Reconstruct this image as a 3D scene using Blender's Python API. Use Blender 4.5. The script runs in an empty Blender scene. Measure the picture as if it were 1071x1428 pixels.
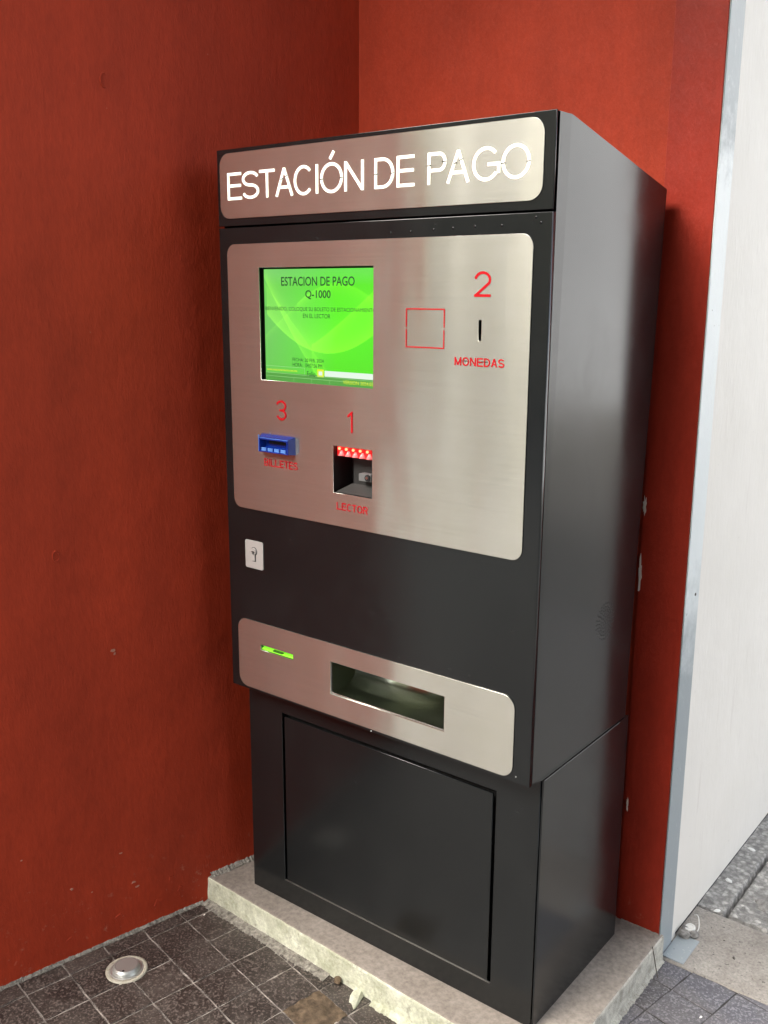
import bpy, bmesh, math, random
from mathutils import Vector, Matrix, noise
random.seed(7)
S = bpy.context.scene
COL = S.collection
R = math.radians

# ------------------------------------------------------------------ camera
def make_camera():
    cd = bpy.data.cameras.new('camera'); co = bpy.data.objects.new('camera', cd); COL.objects.link(co)
    yaw, pit, rol = .6658, -.2215, .0051
    cy, sy, cp, sp = math.cos(yaw), math.sin(yaw), math.cos(pit), math.sin(pit)
    fw = Vector((-sy*cp, cy*cp, sp)); rt = Vector((cy, sy, 0)); up = rt.cross(fw)
    r2 = math.cos(rol)*rt + math.sin(rol)*up; u2 = -math.sin(rol)*rt + math.cos(rol)*up
    m = Matrix((r2, u2, -fw)).transposed().to_4x4()
    m.translation = Vector((1.6119, -1.4783, 1.462 + .065))
    co.matrix_world = m
    cd.sensor_fit = 'AUTO'; cd.sensor_width = 36; cd.lens = 36*1357/1428
    cd.clip_start = .02; cd.clip_end = 600
    S.camera = co
make_camera()

# ------------------------------------------------------------------ light
SUN_AZ = Vector((-.33, -1.0, 0)).normalized(); SUN_EL = R(40)
SUN_POWER, SUN_ANGLE, SKY, EXPOSURE = .4, R(24), .15, 2.22
w = bpy.data.worlds.new('World'); S.world = w; w.use_nodes = True
nt = w.node_tree; bg = nt.nodes['Background']
sk = nt.nodes.new('ShaderNodeTexSky'); sk.sky_type = 'NISHITA'; sk.sun_disc = False
sk.sun_elevation = SUN_EL; sk.sun_rotation = math.atan2(SUN_AZ.x, SUN_AZ.y)
sk.air_density = 1.0; sk.dust_density = 4.0; sk.ozone_density = 1.0
hs = nt.nodes.new('ShaderNodeHueSaturation'); hs.inputs['Saturation'].default_value = .40
nt.links.new(sk.outputs[0], hs.inputs['Color']); nt.links.new(hs.outputs[0], bg.inputs[0]); bg.inputs[1].default_value = SKY
sd = bpy.data.lights.new('sun', 'SUN'); so = bpy.data.objects.new('sun', sd); COL.objects.link(so)
sd.energy = SUN_POWER; sd.angle = SUN_ANGLE; sd.color = (1, .93, .82)
dirv = -(SUN_AZ*math.cos(SUN_EL) + Vector((0, 0, math.sin(SUN_EL))))
so.rotation_euler = dirv.to_track_quat('-Z', 'Y').to_euler(); so.location = (-1, -4, 5)
S.view_settings.view_transform = 'Standard'; S.view_settings.look = 'None'
S.view_settings.exposure = EXPOSURE; S.view_settings.gamma = 1; S.view_settings.use_curve_mapping = False

# ------------------------------------------------------------------ material helpers
class NT:
    def __init__(s, name):
        s.m = bpy.data.materials.new(name); s.m.use_nodes = True
        s.t = s.m.node_tree; s.b = s.t.nodes['Principled BSDF']
    def n(s, typ, **kw):
        nd = s.t.nodes.new(typ)
        for k, v in kw.items():
            if k in ('inp',):
                for a, b in v.items():
                    nd.inputs[a].default_value = b
            else: setattr(nd, k, v)
        return nd
    def l(s, a, b): s.t.links.new(a, b)
    def coord(s, scale=(1, 1, 1), kind='Object', rot=(0, 0, 0)):
        if kind == 'World': o = s.n('ShaderNodeNewGeometry').outputs['Position']
        else: o = s.n('ShaderNodeTexCoord').outputs[kind]
        mp = s.n('ShaderNodeMapping'); mp.inputs['Scale'].default_value = scale; mp.inputs['Rotation'].default_value = rot
        s.l(o, mp.inputs['Vector']); return mp.outputs[0]
    def noise(s, vec, scale, detail=4, rough=.55, dist=0):
        nd = s.n('ShaderNodeTexNoise'); nd.inputs['Scale'].default_value = scale
        nd.inputs['Detail'].default_value = detail; nd.inputs['Roughness'].default_value = rough
        nd.inputs['Distortion'].default_value = dist
        s.l(vec, nd.inputs['Vector']); return nd.outputs['Fac']
    def ramp(s, fac, stops):
        nd = s.n('ShaderNodeValToRGB'); e = nd.color_ramp.elements
        while len(e) < len(stops): e.new(.5)
        for el, (p, c) in zip(e, stops):
            el.position = p; el.color = (c, c, c, 1) if isinstance(c, (int, float)) else (*c, 1)
        s.l(fac, nd.inputs[0]); return nd.outputs[0]
    def mix(s, fac, a, b, mode='MIX'):
        nd = s.n('ShaderNodeMix', data_type='RGBA', blend_type=mode)
        for sock, v in ((nd.inputs[0], fac), (nd.inputs[6], a), (nd.inputs[7], b)):
            if hasattr(v, 'is_output'): s.l(v, sock)
            elif isinstance(v, (int, float)): sock.default_value = v
            else: sock.default_value = (*v, 1)
        return nd.outputs[2]
    def math(s, op, a, b=0, c=None):
        nd = s.n('ShaderNodeMath', operation=op)
        for i, v in enumerate((a, b) if c is None else (a, b, c)):
            if hasattr(v, 'is_output'): s.l(v, nd.inputs[i])
            else: nd.inputs[i].default_value = v
        return nd.outputs[0]
    def bump(s, h, strength, dist, prev=None):
        nd = s.n('ShaderNodeBump'); nd.inputs['Strength'].default_value = strength; nd.inputs['Distance'].default_value = dist
        s.l(h, nd.inputs['Height'])
        if prev is not None: s.l(prev, nd.inputs['Normal'])
        return nd.outputs[0]
    def set(s, **kw):
        for k, v in kw.items():
            i = s.b.inputs[k.replace('_', ' ')]
            if hasattr(v, 'is_output'): s.l(v, i)
            elif isinstance(v, tuple) and len(v) == 3: i.default_value = (*v, 1)
            else: i.default_value = v
        return s

def simple(name, col, rough=.5, metal=0, emit=None, es=0, **kw):
    m = NT(name); m.set(Base_Color=col, Roughness=rough, Metallic=metal, **kw)
    if emit: m.set(Emission_Color=emit, Emission_Strength=es)
    return m.m

def mat_red(name, tint=(.43, .043, .0135), scuff=True, gloss=.62):
    m = NT(name); v = m.coord(kind='World')
    big = m.noise(v, 2.2, 5, .6); streak = m.noise(m.coord((7, 7, 1.3), 'World'), 1.3, 3, .5, .3)
    a = m.ramp(big, [(.3, .86), (.7, 1.1)]); b = m.ramp(streak, [(.35, .90), (.65, 1.04)])
    c = m.mix(1, tint, a, 'MULTIPLY'); c = m.mix(1, c, b, 'MULTIPLY')
    # small flecks where the paint has chipped, and dusty rubbing near the floor
    fl = m.noise(v, 60, 3, .7); mask = m.noise(v, 3.5, 2, .5)
    fk = m.math('MULTIPLY', m.ramp(fl, [(.735, 0), (.77, 1)]), m.ramp(mask, [(.45, 0), (.6, 1)]))
    c = m.mix(m.math('MULTIPLY', fk, .45), c, (.50, .25, .17))
    if scuff:
        z = m.n('ShaderNodeSeparateXYZ'); m.l(m.n('ShaderNodeNewGeometry').outputs['Position'], z.inputs[0])
        low = m.n('ShaderNodeMapRange', inp={'From Min': .25, 'From Max': .0, 'To Min': 0, 'To Max': 1}); m.l(z.outputs[2], low.inputs[0])
        sp = m.ramp(m.noise(v, 38, 6, .75), [(.60, 0), (.68, 1)])
        c = m.mix(m.math('MULTIPLY', m.math('MULTIPLY', sp, low.outputs[0]), .5), c, (.48, .26, .18))
    fine = m.noise(m.coord((1, 1, .45), 'World'), 230, 4, .6)
    mid = m.noise(m.coord((1, 1, .35), 'World'), 55, 3, .6)
    n1 = m.bump(m.noise(v, 9, 3, .5), .4, .010)
    n2 = m.bump(mid, .35, .0028, n1); n3 = m.bump(fine, .6, .0014, n2)
    c = m.mix(1, c, m.ramp(m.noise(m.coord((1, 1, .3), 'World'), 120, 3, .6), [(.35, .94), (.65, 1.06)]), 'MULTIPLY')
    m.set(Base_Color=c, Roughness=gloss, Normal=n3, Specular_IOR_Level=.25)
    return m.m

def mat_steel():
    m = NT('brushed_steel'); v = m.coord()
    br = m.noise(m.coord((2.2, 3, 330)), 1.0, 5, .75)
    br2 = m.noise(m.coord((14, 14, 900)), 1.0, 3, .6)
    smear = m.noise(v, 6, 2, .5); smear2 = m.noise(v, 26, 2, .45)
    sm = m.ramp(m.math('MULTIPLY', smear, smear2), [(.14, 0), (.42, 1)])
    rg = m.math('MULTIPLY_ADD', br, .08, .21); rg = .24
    c = m.mix(m.ramp(br, [(.32, 0), (.68, 1)]), (.64, .632, .555), (.735, .725, .64)); c = m.mix(m.math('MULTIPLY', sm, .22), c, (.86, .85, .82))
    wave = m.noise(m.coord((1, 1, .28)), 5.5, 1.5, .4)
    n0 = m.bump(wave, .8, .010)
    n2 = m.bump(br, .05, .0004, n0)
    tg = m.n('ShaderNodeTangent', direction_type='RADIAL', axis='Z')
    m.set(Base_Color=c, Metallic=.89, Roughness=rg, Normal=n2, Anisotropic=.85, Anisotropic_Rotation=.25, Tangent=tg.outputs[0])
    return m.m

def mat_black(name='black_powder_coat', rough=.17, ior=1.55, dusty=.16):
    m = NT(name); v = m.coord()
    sm = m.noise(v, 5, 6, .65, .5); d = m.ramp(sm, [(.45, 0), (.75, 1)])
    c = m.mix(m.math('MULTIPLY', d, dusty), (.007, .0085, .009), (.028, .030, .030))
    rub = m.ramp(m.noise(m.coord((1, 1, 2.5)), 24, 5, .7, 1.2), [(.64, 0), (.74, 1)])
    c = m.mix(m.math('MULTIPLY', rub, .35), c, (.06, .062, .062))
    sp = m.ramp(m.noise(v, 95, 3, .7), [(.74, 0), (.77, 1)])
    c = m.mix(m.math('MULTIPLY', sp, .5), c, (.22, .22, .2))
    r = m.math('MULTIPLY_ADD', d, .08, rough)
    n = m.bump(m.noise(v, 420, 2, .5), .035, .0004, m.bump(m.noise(v, 2.2, 1.5, .4), .10, .006))
    m.set(Base_Color=c, Roughness=r, Normal=n, IOR=ior)
    return m.m

def mat_concrete(name, c1, c2, scale=14, bumpd=.003, speck=.0, peb=0):
    m = NT(name); v = m.coord(kind='World')
    a = m.noise(v, scale, 7, .65); f = m.noise(v, scale*14, 4, .6); g = m.noise(v, scale*.3, 3, .5)
    c = m.mix(m.ramp(a, [(.3, 0), (.7, 1)]), c1, c2)
    c = m.mix(1, c, m.ramp(f, [(.3, .72), (.7, 1.18)]), 'MULTIPLY')
    c = m.mix(1, c, m.ramp(g, [(.3, .85), (.7, 1.12)]), 'MULTIPLY')
    if speck:
        s = m.ramp(m.noise(v, 130, 2, .5), [(.30, 1), (.345, 0)])
        c = m.mix(m.math('MULTIPLY', s, speck), c, (.07, .065, .06))
    if peb:
        vo = m.n('ShaderNodeTexVoronoi'); vo.inputs['Scale'].default_value = peb; m.l(v, vo.inputs['Vector'])
        sp_ = m.n('ShaderNodeSeparateXYZ'); m.l(vo.outputs['Color'], sp_.inputs[0])
        c = m.mix(1, c, m.ramp(sp_.outputs[0], [(.0, .72), (.6, 1.0), (1.0, 1.4)]), 'MULTIPLY')
        c = m.mix(m.ramp(vo.outputs['Distance'], [(.35, 0), (.75, .6)]), c, (.17, .165, .155))
    n = m.bump(f, .6, bumpd*.5, m.bump(a, .6, bumpd))
    m.set(Base_Color=c, Roughness=.9, Normal=n)
    return m.m

def mat_plinth_face():
    m = NT('limewashed_concrete'); v = m.coord(kind='World')
    a = m.noise(v, 16, 8, .7, .5); f = m.noise(v, 130, 5, .7)
    c = m.mix(m.ramp(a, [(.38, 0), (.62, 1)]), (.42, .43, .31), (.66, .67, .54))
    c = m.mix(m.ramp(m.noise(v, 45, 6, .7), [(.58, 0), (.66, .6)]), c, (.24, .23, .18))
    c = m.mix(1, c, m.ramp(f, [(.3, .75), (.7, 1.2)]), 'MULTIPLY')
    n = m.bump(f, .9, .002, m.bump(a, .8, .006))
    m.set(Base_Color=c, Roughness=.95, Normal=n); return m.m

def mat_tile():
    m = NT('dark_stone_tile'); v = m.coord(kind='World')
    oi = m.n('ShaderNodeObjectInfo')
    ad = m.n('ShaderNodeVectorMath', operation='MULTIPLY_ADD'); ad.inputs[1].default_value = (7, 3, 5)
    m.l(oi.outputs['Location'], ad.inputs[0]); m.l(v, ad.inputs[2]); w_ = ad.outputs[0]
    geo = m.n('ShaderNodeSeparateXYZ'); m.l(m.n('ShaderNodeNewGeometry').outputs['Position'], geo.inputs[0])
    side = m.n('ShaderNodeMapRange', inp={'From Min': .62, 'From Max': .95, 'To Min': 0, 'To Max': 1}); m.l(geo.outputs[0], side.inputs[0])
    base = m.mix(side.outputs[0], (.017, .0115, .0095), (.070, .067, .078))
    var = m.n('ShaderNodeMapRange', inp={'From Min': 0, 'From Max': 1, 'To Min': .62, 'To Max': 1.45}); m.l(oi.outputs['Random'], var.inputs[0])
    c = m.mix(1, base, var.outputs[0], 'MULTIPLY')
    fibre = m.noise(w_, 62, 4, .62, 2.2); fib = m.ramp(fibre, [(.50, 0), (.60, 1)])
    grain = m.noise(w_, 190, 2, .5)
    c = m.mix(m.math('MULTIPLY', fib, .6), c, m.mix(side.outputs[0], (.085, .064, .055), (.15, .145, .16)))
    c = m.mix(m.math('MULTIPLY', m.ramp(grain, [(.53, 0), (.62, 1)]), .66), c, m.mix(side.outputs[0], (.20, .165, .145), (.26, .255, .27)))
    dust = m.ramp(m.noise(v, 7, 6, .7, .4), [(.42, 0), (.75, 1)])
    c = m.mix(m.math('MULTIPLY', dust, .42), c, (.17, .15, .13))
    r = m.math('MULTIPLY_ADD', fibre, .45, .28)
    n = m.bump(grain, .35, .0008, m.bump(fibre, .6, .0018, m.bump(m.noise(w_, 30, 3, .5), .5, .002)))
    m.set(Base_Color=c, Roughness=r, Normal=n); return m.m

def mat_grout():
    m = NT('grout'); v = m.coord(kind='World')
    geo = m.n('ShaderNodeSeparateXYZ'); m.l(m.n('ShaderNodeNewGeometry').outputs['Position'], geo.inputs[0])
    side = m.n('ShaderNodeMapRange', inp={'From Min': .55, 'From Max': .82, 'To Min': 0, 'To Max': 1}); m.l(geo.outputs[0], side.inputs[0])
    c = m.mix(m.ramp(m.noise(v, 22, 6, .75), [(.38, 0), (.62, 1)]), (.08, .068, .06), (.46, .42, .37))
    c = m.mix(side.outputs[0], c, (.045, .042, .04))
    m.set(Base_Color=c, Roughness=.95, Normal=m.bump(m.noise(v, 300, 3, .6), .6, .001)); return m.m

def mat_white():
    m = NT('white_wall_paint'); v = m.coord(kind='World')
    c = m.mix(m.noise(v, 4, 5, .6), (.70, .67, .61), (.79, .76, .71))
    st = m.ramp(m.noise(m.coord((14, 14, 1.1), 'World'), 2.5, 6, .7, .4), [(.60, 0), (.72, 1)])
    c = m.mix(m.math('MULTIPLY', st, .28), c, (.52, .46, .42))
    sp = m.ramp(m.noise(v, 45, 4, .7), [(.70, 0), (.76, 1)]); c = m.mix(m.math('MULTIPLY', sp, .4), c, (.42, .38, .34))
    n = m.bump(m.noise(m.coord((1, 1, .3), 'World'), 90, 4, .6), .35, .002, m.bump(m.noise(v, 8, 3, .5), .4, .006))
    m.set(Base_Color=c, Roughness=.6, Normal=n); return m.m

def mat_trim():
    m = NT('grey_painted_steel'); v = m.coord(kind='World')
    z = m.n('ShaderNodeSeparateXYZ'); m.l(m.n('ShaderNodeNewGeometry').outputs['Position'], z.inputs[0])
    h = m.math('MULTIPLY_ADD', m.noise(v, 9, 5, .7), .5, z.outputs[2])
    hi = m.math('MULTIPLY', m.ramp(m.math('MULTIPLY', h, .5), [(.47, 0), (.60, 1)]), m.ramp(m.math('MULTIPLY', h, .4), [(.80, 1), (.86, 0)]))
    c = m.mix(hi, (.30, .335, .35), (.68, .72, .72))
    ch = m.ramp(m.noise(m.coord((30, 30, 8), 'World'), 3, 5, .7), [(.62, 0), (.68, 1)])
    c = m.mix(m.math('MULTIPLY', ch, .5), c, (.62, .63, .60))
    dk = m.ramp(m.noise(v, 70, 2, .6), [(.74, 0), (.77, 1)]); c = m.mix(m.math('MULTIPLY', dk, .7), c, (.08, .07, .06))
    m.set(Base_Color=c, Roughness=.42, Normal=m.bump(m.noise(v, 60, 4, .6), .3, .0015)); return m.m

M = dict(
    red=mat_red('red_wall_paint'), redb=mat_red('shaded_pilaster_red', (.37, .031, .0135), True, .5),  # pilaster red is darkened to stand in for shade beside the machine
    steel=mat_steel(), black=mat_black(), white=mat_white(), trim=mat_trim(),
    tile=mat_tile(), grout=mat_grout(), face=mat_plinth_face(),
    ptop=mat_concrete('smooth_plinth_screed', (.25, .215, .18), (.32, .28, .24), 7, .0005),
    conc=mat_concrete('pavement_concrete', (.24, .215, .19), (.36, .33, .29), 12, .003, .7),
    rough=mat_concrete('rough_pebbled_concrete', (.20, .19, .18), (.56, .54, .50), 55, .006, .3, 78),
    mortar=mat_concrete('crumbled_mortar', (.30, .28, .235), (.64, .62, .54), 45, .004),
    grit=mat_concrete('gritty_dirty_mortar', (.10, .09, .075), (.46, .43, .37), 110, .004),
    mud=mat_concrete('brown_dirt', (.05, .034, .020), (.22, .155, .095), 55, .006),
    soffit=mat_concrete('grey_soffit', (.30, .28, .26), (.38, .36, .33), 3, .002),
    dark=mat_concrete('dark_unseen_plaster', (.07, .065, .06), (.10, .095, .09), 3, .002),
    ground=mat_concrete('worn_grey_paving', (.20, .19, .165), (.28, .265, .235), 3, .002),
    satin=simple('satin_zinc', (.52, .50, .48), .5, .35),
    pink=simple('chipped_pink_undercoat', (.46, .20, .14), .8),
    coolwhite=mat_concrete('cool_white_facade', (.71, .73, .75), (.78, .80, .81), 2, .001),
    void=simple('dark_cavity', (.006, .006, .006), .7),
    grey=simple('dark_grey_plastic', (.022, .022, .021), .5),
    lgrey=simple('light_grey_bracket', (.15, .155, .155), .4),
    chrome=simple('polished_steel', (.62, .62, .60), .22, 1),
    edge=simple('bare_metal_edge', (.62, .62, .60), .35, 1),
    sign=simple('backlit_sign_letters', (.9, .88, .8), .5, 0, (1, .97, .86), .24),
    redprint=simple('red_lettering', (.50, .004, .010), .6, 0, Specular_IOR_Level=.15),
    blue=simple('blue_translucent_plastic', (.006, .035, .30), .12, 0, Coat_Weight=.5, Transmission_Weight=.25),
    bluel=simple('pale_blue_plastic', (.10, .24, .60), .2),
    led=simple('red_led', (1, .1, .05), .3, 0, (1, .16, .07), 1.2),
    ledh=simple('red_lit_plastic', (.5, .02, .02), .3, 0, (1, .012, .018), .13),
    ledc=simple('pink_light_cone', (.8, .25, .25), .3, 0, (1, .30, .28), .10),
    green=simple('green_lit_slot', (.25, .7, .05), .2, 0, (.25, .75, .03), .12),
    gdark=simple('green_slot_lip', (.03, .12, .02), .2),
    drain=simple('drain_metal', (.50, .51, .48), .42, .7),
    rim=mat_concrete('weathered_brass_rim', (.36, .33, .25), (.55, .52, .43), 60, .001),
    flake=simple('pale_bare_plaster', (.86, .74, .62), .9),
    paper=simple('white_paper_scrap', (.75, .74, .70), .8),
    rock=mat_concrete('grey_stone', (.14, .13, .12), (.42, .40, .37), 60, .004),
    rust=simple('dark_wire', (.10, .085, .07), .6, .3),
    cream=mat_concrete('cream_facade', (.72, .62, .40), (.82, .72, .50), 2, .001),
    asphalt=mat_concrete('asphalt', (.05, .05, .05), (.09, .09, .088), 10, .004),
)

# ------------------------------------------------------------------ object helpers
def tag(o, label=None, cat=None, group=None, kind=None):
    if label: o['label'] = label
    if cat: o['category'] = cat
    if group: o['group'] = group
    if kind: o['kind'] = kind
    return o
def link(name, me, m=None, parent=None, off=None):
    o = bpy.data.objects.new(name, me); COL.objects.link(o)
    if m is not None and len(me.materials) == 0: me.materials.append(m)
    if parent is not None: o.parent = parent
    return o
KO = Vector((.4, .22, 0))            # cabinet coordinates -> kiosk-local coordinates
def finish(name, bm, m, parent=None, shift=None, smooth=False):
    if shift is not None: bmesh.ops.translate(bm, verts=bm.verts, vec=-shift)
    bmesh.ops.recalc_face_normals(bm, faces=bm.faces)
    me = bpy.data.meshes.new(name); bm.to_mesh(me); bm.free()
    if smooth:
        for p in me.polygons: p.use_smooth = True
    return link(name, me, m, parent)
def add_box(bm, x0, x1, y0, y1, z0, z1, bev=0, seg=2):
    r = bmesh.ops.create_cube(bm, size=1)
    for v in r['verts']:
        v.co = Vector((x0 + (v.co.x+.5)*(x1-x0), y0 + (v.co.y+.5)*(y1-y0), z0 + (v.co.z+.5)*(z1-z0)))
    if bev:
        es = list({e for v in r['verts'] for e in v.link_edges})
        bmesh.ops.bevel(bm, geom=es, offset=bev, segments=seg, affect='EDGES', profile=.5)
def box(name, m, b, parent=None, shift=None, bev=0):
    bm = bmesh.new(); add_box(bm, *b, bev=bev); return finish(name, bm, m, parent, shift)
def rrect(x0, x1, z0, z1, r=0, n=8):
    if r <= 0: return [(x0, z0), (x1, z0), (x1, z1), (x0, z1)]
    p = []
    for cx, cz, a in ((x1-r, z0+r, -90), (x1-r, z1-r, 0), (x0+r, z1-r, 90), (x0+r, z0+r, 180)):
        for i in range(n+1):
            t = R(a + 90*i/n); p.append((cx + r*math.cos(t), cz + r*math.sin(t)))
    return p
def to_front(me, y0):
    for v in me.vertices: v.co = Vector((v.co.x, y0 - v.co.z, v.co.y))
def eval_mesh(ob):
    bpy.context.view_layer.update()
    dg = bpy.context.evaluated_depsgraph_get()
    me = bpy.data.meshes.new_from_object(ob.evaluated_get(dg))
    return me
def sheet(name, outlines, y_front, thick, m, parent=None, shift=None, bev=.0006):
    """flat plate standing in the xz plane, outline first and then its openings"""
    cu = bpy.data.curves.new('tmp', 'CURVE'); cu.dimensions = '2D'; cu.fill_mode = 'BOTH'
    for pts in outlines:
        sp = cu.splines.new('POLY'); sp.points.add(len(pts)-1)
        for q, (x, z) in zip(sp.points, pts): q.co = (x, z, 0, 1)
        sp.use_cyclic_u = True
    cu.extrude = thick/2 - bev; cu.bevel_depth = bev; cu.bevel_resolution = 1; cu.offset = -bev
    ob = bpy.data.objects.new('tmp', cu); COL.objects.link(ob)
    me = eval_mesh(ob); bpy.data.objects.remove(ob); bpy.data.curves.remove(cu)
    me.name = name; to_front(me, y_front + thick/2)
    if shift is not None: me.transform(Matrix.Translation(-shift))
    me.materials.clear()
    return link(name, me, m, parent)
def text_mesh(s, x0, x1, z0, z1, y, thick=.0003, capref=None, bold=0):
    cu = bpy.data.curves.new('tmp', 'FONT'); cu.body = s; cu.extrude = thick; cu.offset = bold; cu.resolution_u = 6
    ob = bpy.data.objects.new('tmp', cu); COL.objects.link(ob)
    me = eval_mesh(ob); bpy.data.objects.remove(ob); bpy.data.curves.remove(cu)
    xs = [v.co.x for v in me.vertices]; ys = [v.co.y for v in me.vertices]
    a, b, c, d = min(xs), max(xs), min(ys), max(ys)
    if capref: c, d = 0, capref
    for v in me.vertices:
        v.co = Vector((x0 + (v.co.x-a)/(b-a)*(x1-x0), y - (thick if v.co.z > 0 else 0), z0 + (v.co.y-c)/(d-c)*(z1-z0)))
    return me
def joined(name, meshes, m, parent=None, shift=None, mats=None):
    bm = bmesh.new()
    for i, me in enumerate(meshes):
        n0 = len(bm.faces); bm.from_mesh(me); bm.faces.ensure_lookup_table()
        if mats:
            for f in bm.faces[n0:]: f.material_index = i
        else:
            for f in bm.faces[n0:]: f.material_index = 0
        bpy.data.meshes.remove(me)
    if shift is not None: bmesh.ops.translate(bm, verts=bm.verts, vec=-shift)
    me = bpy.data.meshes.new(name); bm.to_mesh(me); bm.free()
    return link(name, me, m, parent)
def add_cyl(bm, c, r0, r1, d, axis='Y', n=24, cap=True):
    r = bmesh.ops.create_cone(bm, cap_ends=cap, segments=n, radius1=r0, radius2=r1, depth=d)
    rot = {'Y': Matrix.Rotation(R(90), 3, 'X'), 'X': Matrix.Rotation(R(90), 3, 'Y'), 'Z': Matrix.Identity(3)}[axis]
    for v in r['verts']: v.co = rot @ v.co + Vector(c)
def lathe(bm, prof, c, n=40):
    rings = []
    for r, z in prof:
        rings.append([bm.verts.new((c[0]+r*math.cos(2*math.pi*i/n), c[1]+r*math.sin(2*math.pi*i/n), c[2]+z)) for i in range(n)])
    for a, b in zip(rings, rings[1:]):
        for i in range(n): bm.faces.new((a[i], a[(i+1) % n], b[(i+1) % n], b[i]))
    bm.faces.new(rings[-1])
def bay(bm, x0, x1, z0, z1, y0, y1):
    """open-fronted recess"""
    f = [bm.verts.new(p) for p in ((x0, y0, z0), (x1, y0, z0), (x1, y0, z1), (x0, y0, z1))]
    b = [bm.verts.new(p) for p in ((x0, y1, z0), (x1, y1, z0), (x1, y1, z1), (x0, y1, z1))]
    for i in range(4): bm.faces.new((f[i], f[(i+1) % 4], b[(i+1) % 4], b[i]))
    bm.faces.new(b)
def tube(name, pts, r, m, parent=None, n=8):
    cu = bpy.data.curves.new('tmp', 'CURVE'); cu.dimensions = '3D'; sp = cu.splines.new('NURBS')
    sp.points.add(len(pts)-1)
    for q, p in zip(sp.points, pts): q.co = (*p, 1)
    sp.use_endpoint_u = True; sp.order_u = min(4, len(pts)); cu.bevel_depth = r; cu.bevel_resolution = 2; cu.use_fill_caps = True; sp.resolution_u = 6
    ob = bpy.data.objects.new('tmp', cu); COL.objects.link(ob)
    me = eval_mesh(ob); bpy.data.objects.remove(ob); bpy.data.curves.remove(cu); me.materials.clear(); me.name = name
    return link(name, me, m, parent)
def rock(name, c, s, m, seed=0, sub=2, flat=.7):
    bm = bmesh.new(); bmesh.ops.create_icosphere(bm, subdivisions=sub, radius=1)
    for v in bm.verts:
        k = 1 + .45*noise.noise(v.co*1.4 + Vector((seed*7.1, 3, seed))) + .2*noise.noise(v.co*3.7 + Vector((seed, 1, 9)))
        v.co = Vector((v.co.x*s[0]*k, v.co.y*s[1]*k, v.co.z*s[2]*k))
    zmin = min(v.co.z for v in bm.verts)
    for v in bm.verts: v.co.z -= zmin*flat
    o = finish(name, bm, m); o.location = c; o.rotation_euler.z = seed*1.7; return o

PH = .065                                   # plinth height above the tiles
# ------------------------------------------------------------------ the ground
UX, VX = Vector((math.cos(R(-10.9)), math.sin(R(-10.9)), 0)), Vector((-math.sin(R(-10.9)), math.cos(R(-10.9)), 0))
PU, PV = .1025, .1007
box('ground', M['ground'], (-80, 80, -80, 80, -.6, -.040)); bpy.data.objects['ground']['kind'] = 'structure'
pav = box('tiled_pavement', M['grout'], (-.6, 2.6, -2.6, .515, -.038, -.0016)); tag(pav, kind='structure')
def tile_mesh(seed):
    rnd = random.Random(seed); bm = bmesh.new(); n = 4
    hu, hv = PU/2 - .0016, PV/2 - .0016
    ring = []
    for a, b, dx, dy in ((-1, -1, 1, 0), (1, -1, 0, 1), (1, 1, -1, 0), (-1, 1, 0, -1)):
        for k in range(n):
            t = k/n*2
            px, py = (a + dx*t)*hu, (b + dy*t)*hv
            j = .0006 if k == 0 else .0013
            ring.append((px + rnd.uniform(-j, j), py + rnd.uniform(-j, j)))
    low = [bm.verts.new((x, y, -.012)) for x, y in ring]
    mid = [bm.verts.new((x, y, -.0010)) for x, y in ring]
    top = [bm.verts.new((x*.984, y*.984, rnd.uniform(-.0002, .0003))) for x, y in ring]
    N = len(ring)
    for i in range(N):
        j = (i+1) % N
        bm.faces.new((low[i], low[j], mid[j], mid[i])); bm.faces.new((mid[i], mid[j], top[j], top[i]))
    bm.faces.new(top)
    bmesh.ops.recalc_face_normals(bm, faces=bm.faces)
    me = bpy.data.meshes.new('tile'); bm.to_mesh(me); bm.free(); me.materials.append(M['tile']); return me
tmeshes = [tile_mesh(i) for i in range(7)]
CAM2 = Vector((1.61, -1.48)); cells = []
for i in range(-5, 24):
    for j in range(-24, 9):
        c = UX*(.033 + PU*(i+.5)) + VX*(-.112 + PV*(j+.5))
        wallx = -.117 + .2218*(c.y)
        if c.x < wallx - .045 or c.y > .545: continue
        if -.02 < c.x < .84 and c.y > .05: continue          # under the plinth
        if c.x > 2.5 or c.y < -2.5: continue
        cells.append((c, i, j))
cells.sort(key=lambda t: (t[0] - Vector((.5, -.1, 0))).length)
HOLE = (3, 0)
rest = bmesh.new(); cnt = 0
for c, i, j in cells:
    if (i, j) == HOLE: continue
    me = tmeshes[(i*7 + j*13) % 7]
    z = random.uniform(-.0006, .0008); q = random.choice((0, 180)); 
    if (c - Vector((.5, -.1, 0))).length < 1.05 and cnt < 290:
        o = bpy.data.objects.new('tile', me); COL.objects.link(o); o.parent = pav
        o.location = (c.x, c.y, z); o.rotation_euler = (random.gauss(0, .003), random.gauss(0, .003), R(-10.9 + q + random.gauss(0, .25))); cnt += 1
    else:
        tmp = me.copy(); tmp.transform(Matrix.Translation((c.x, c.y, z)) @ Matrix.Rotation(R(-10.9), 4, 'Z')); rest.from_mesh(tmp); bpy.data.meshes.remove(tmp)
tag(finish('tile', rest, M['tile'], pav), kind='stuff')
def dist_to_hole(): pass

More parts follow.
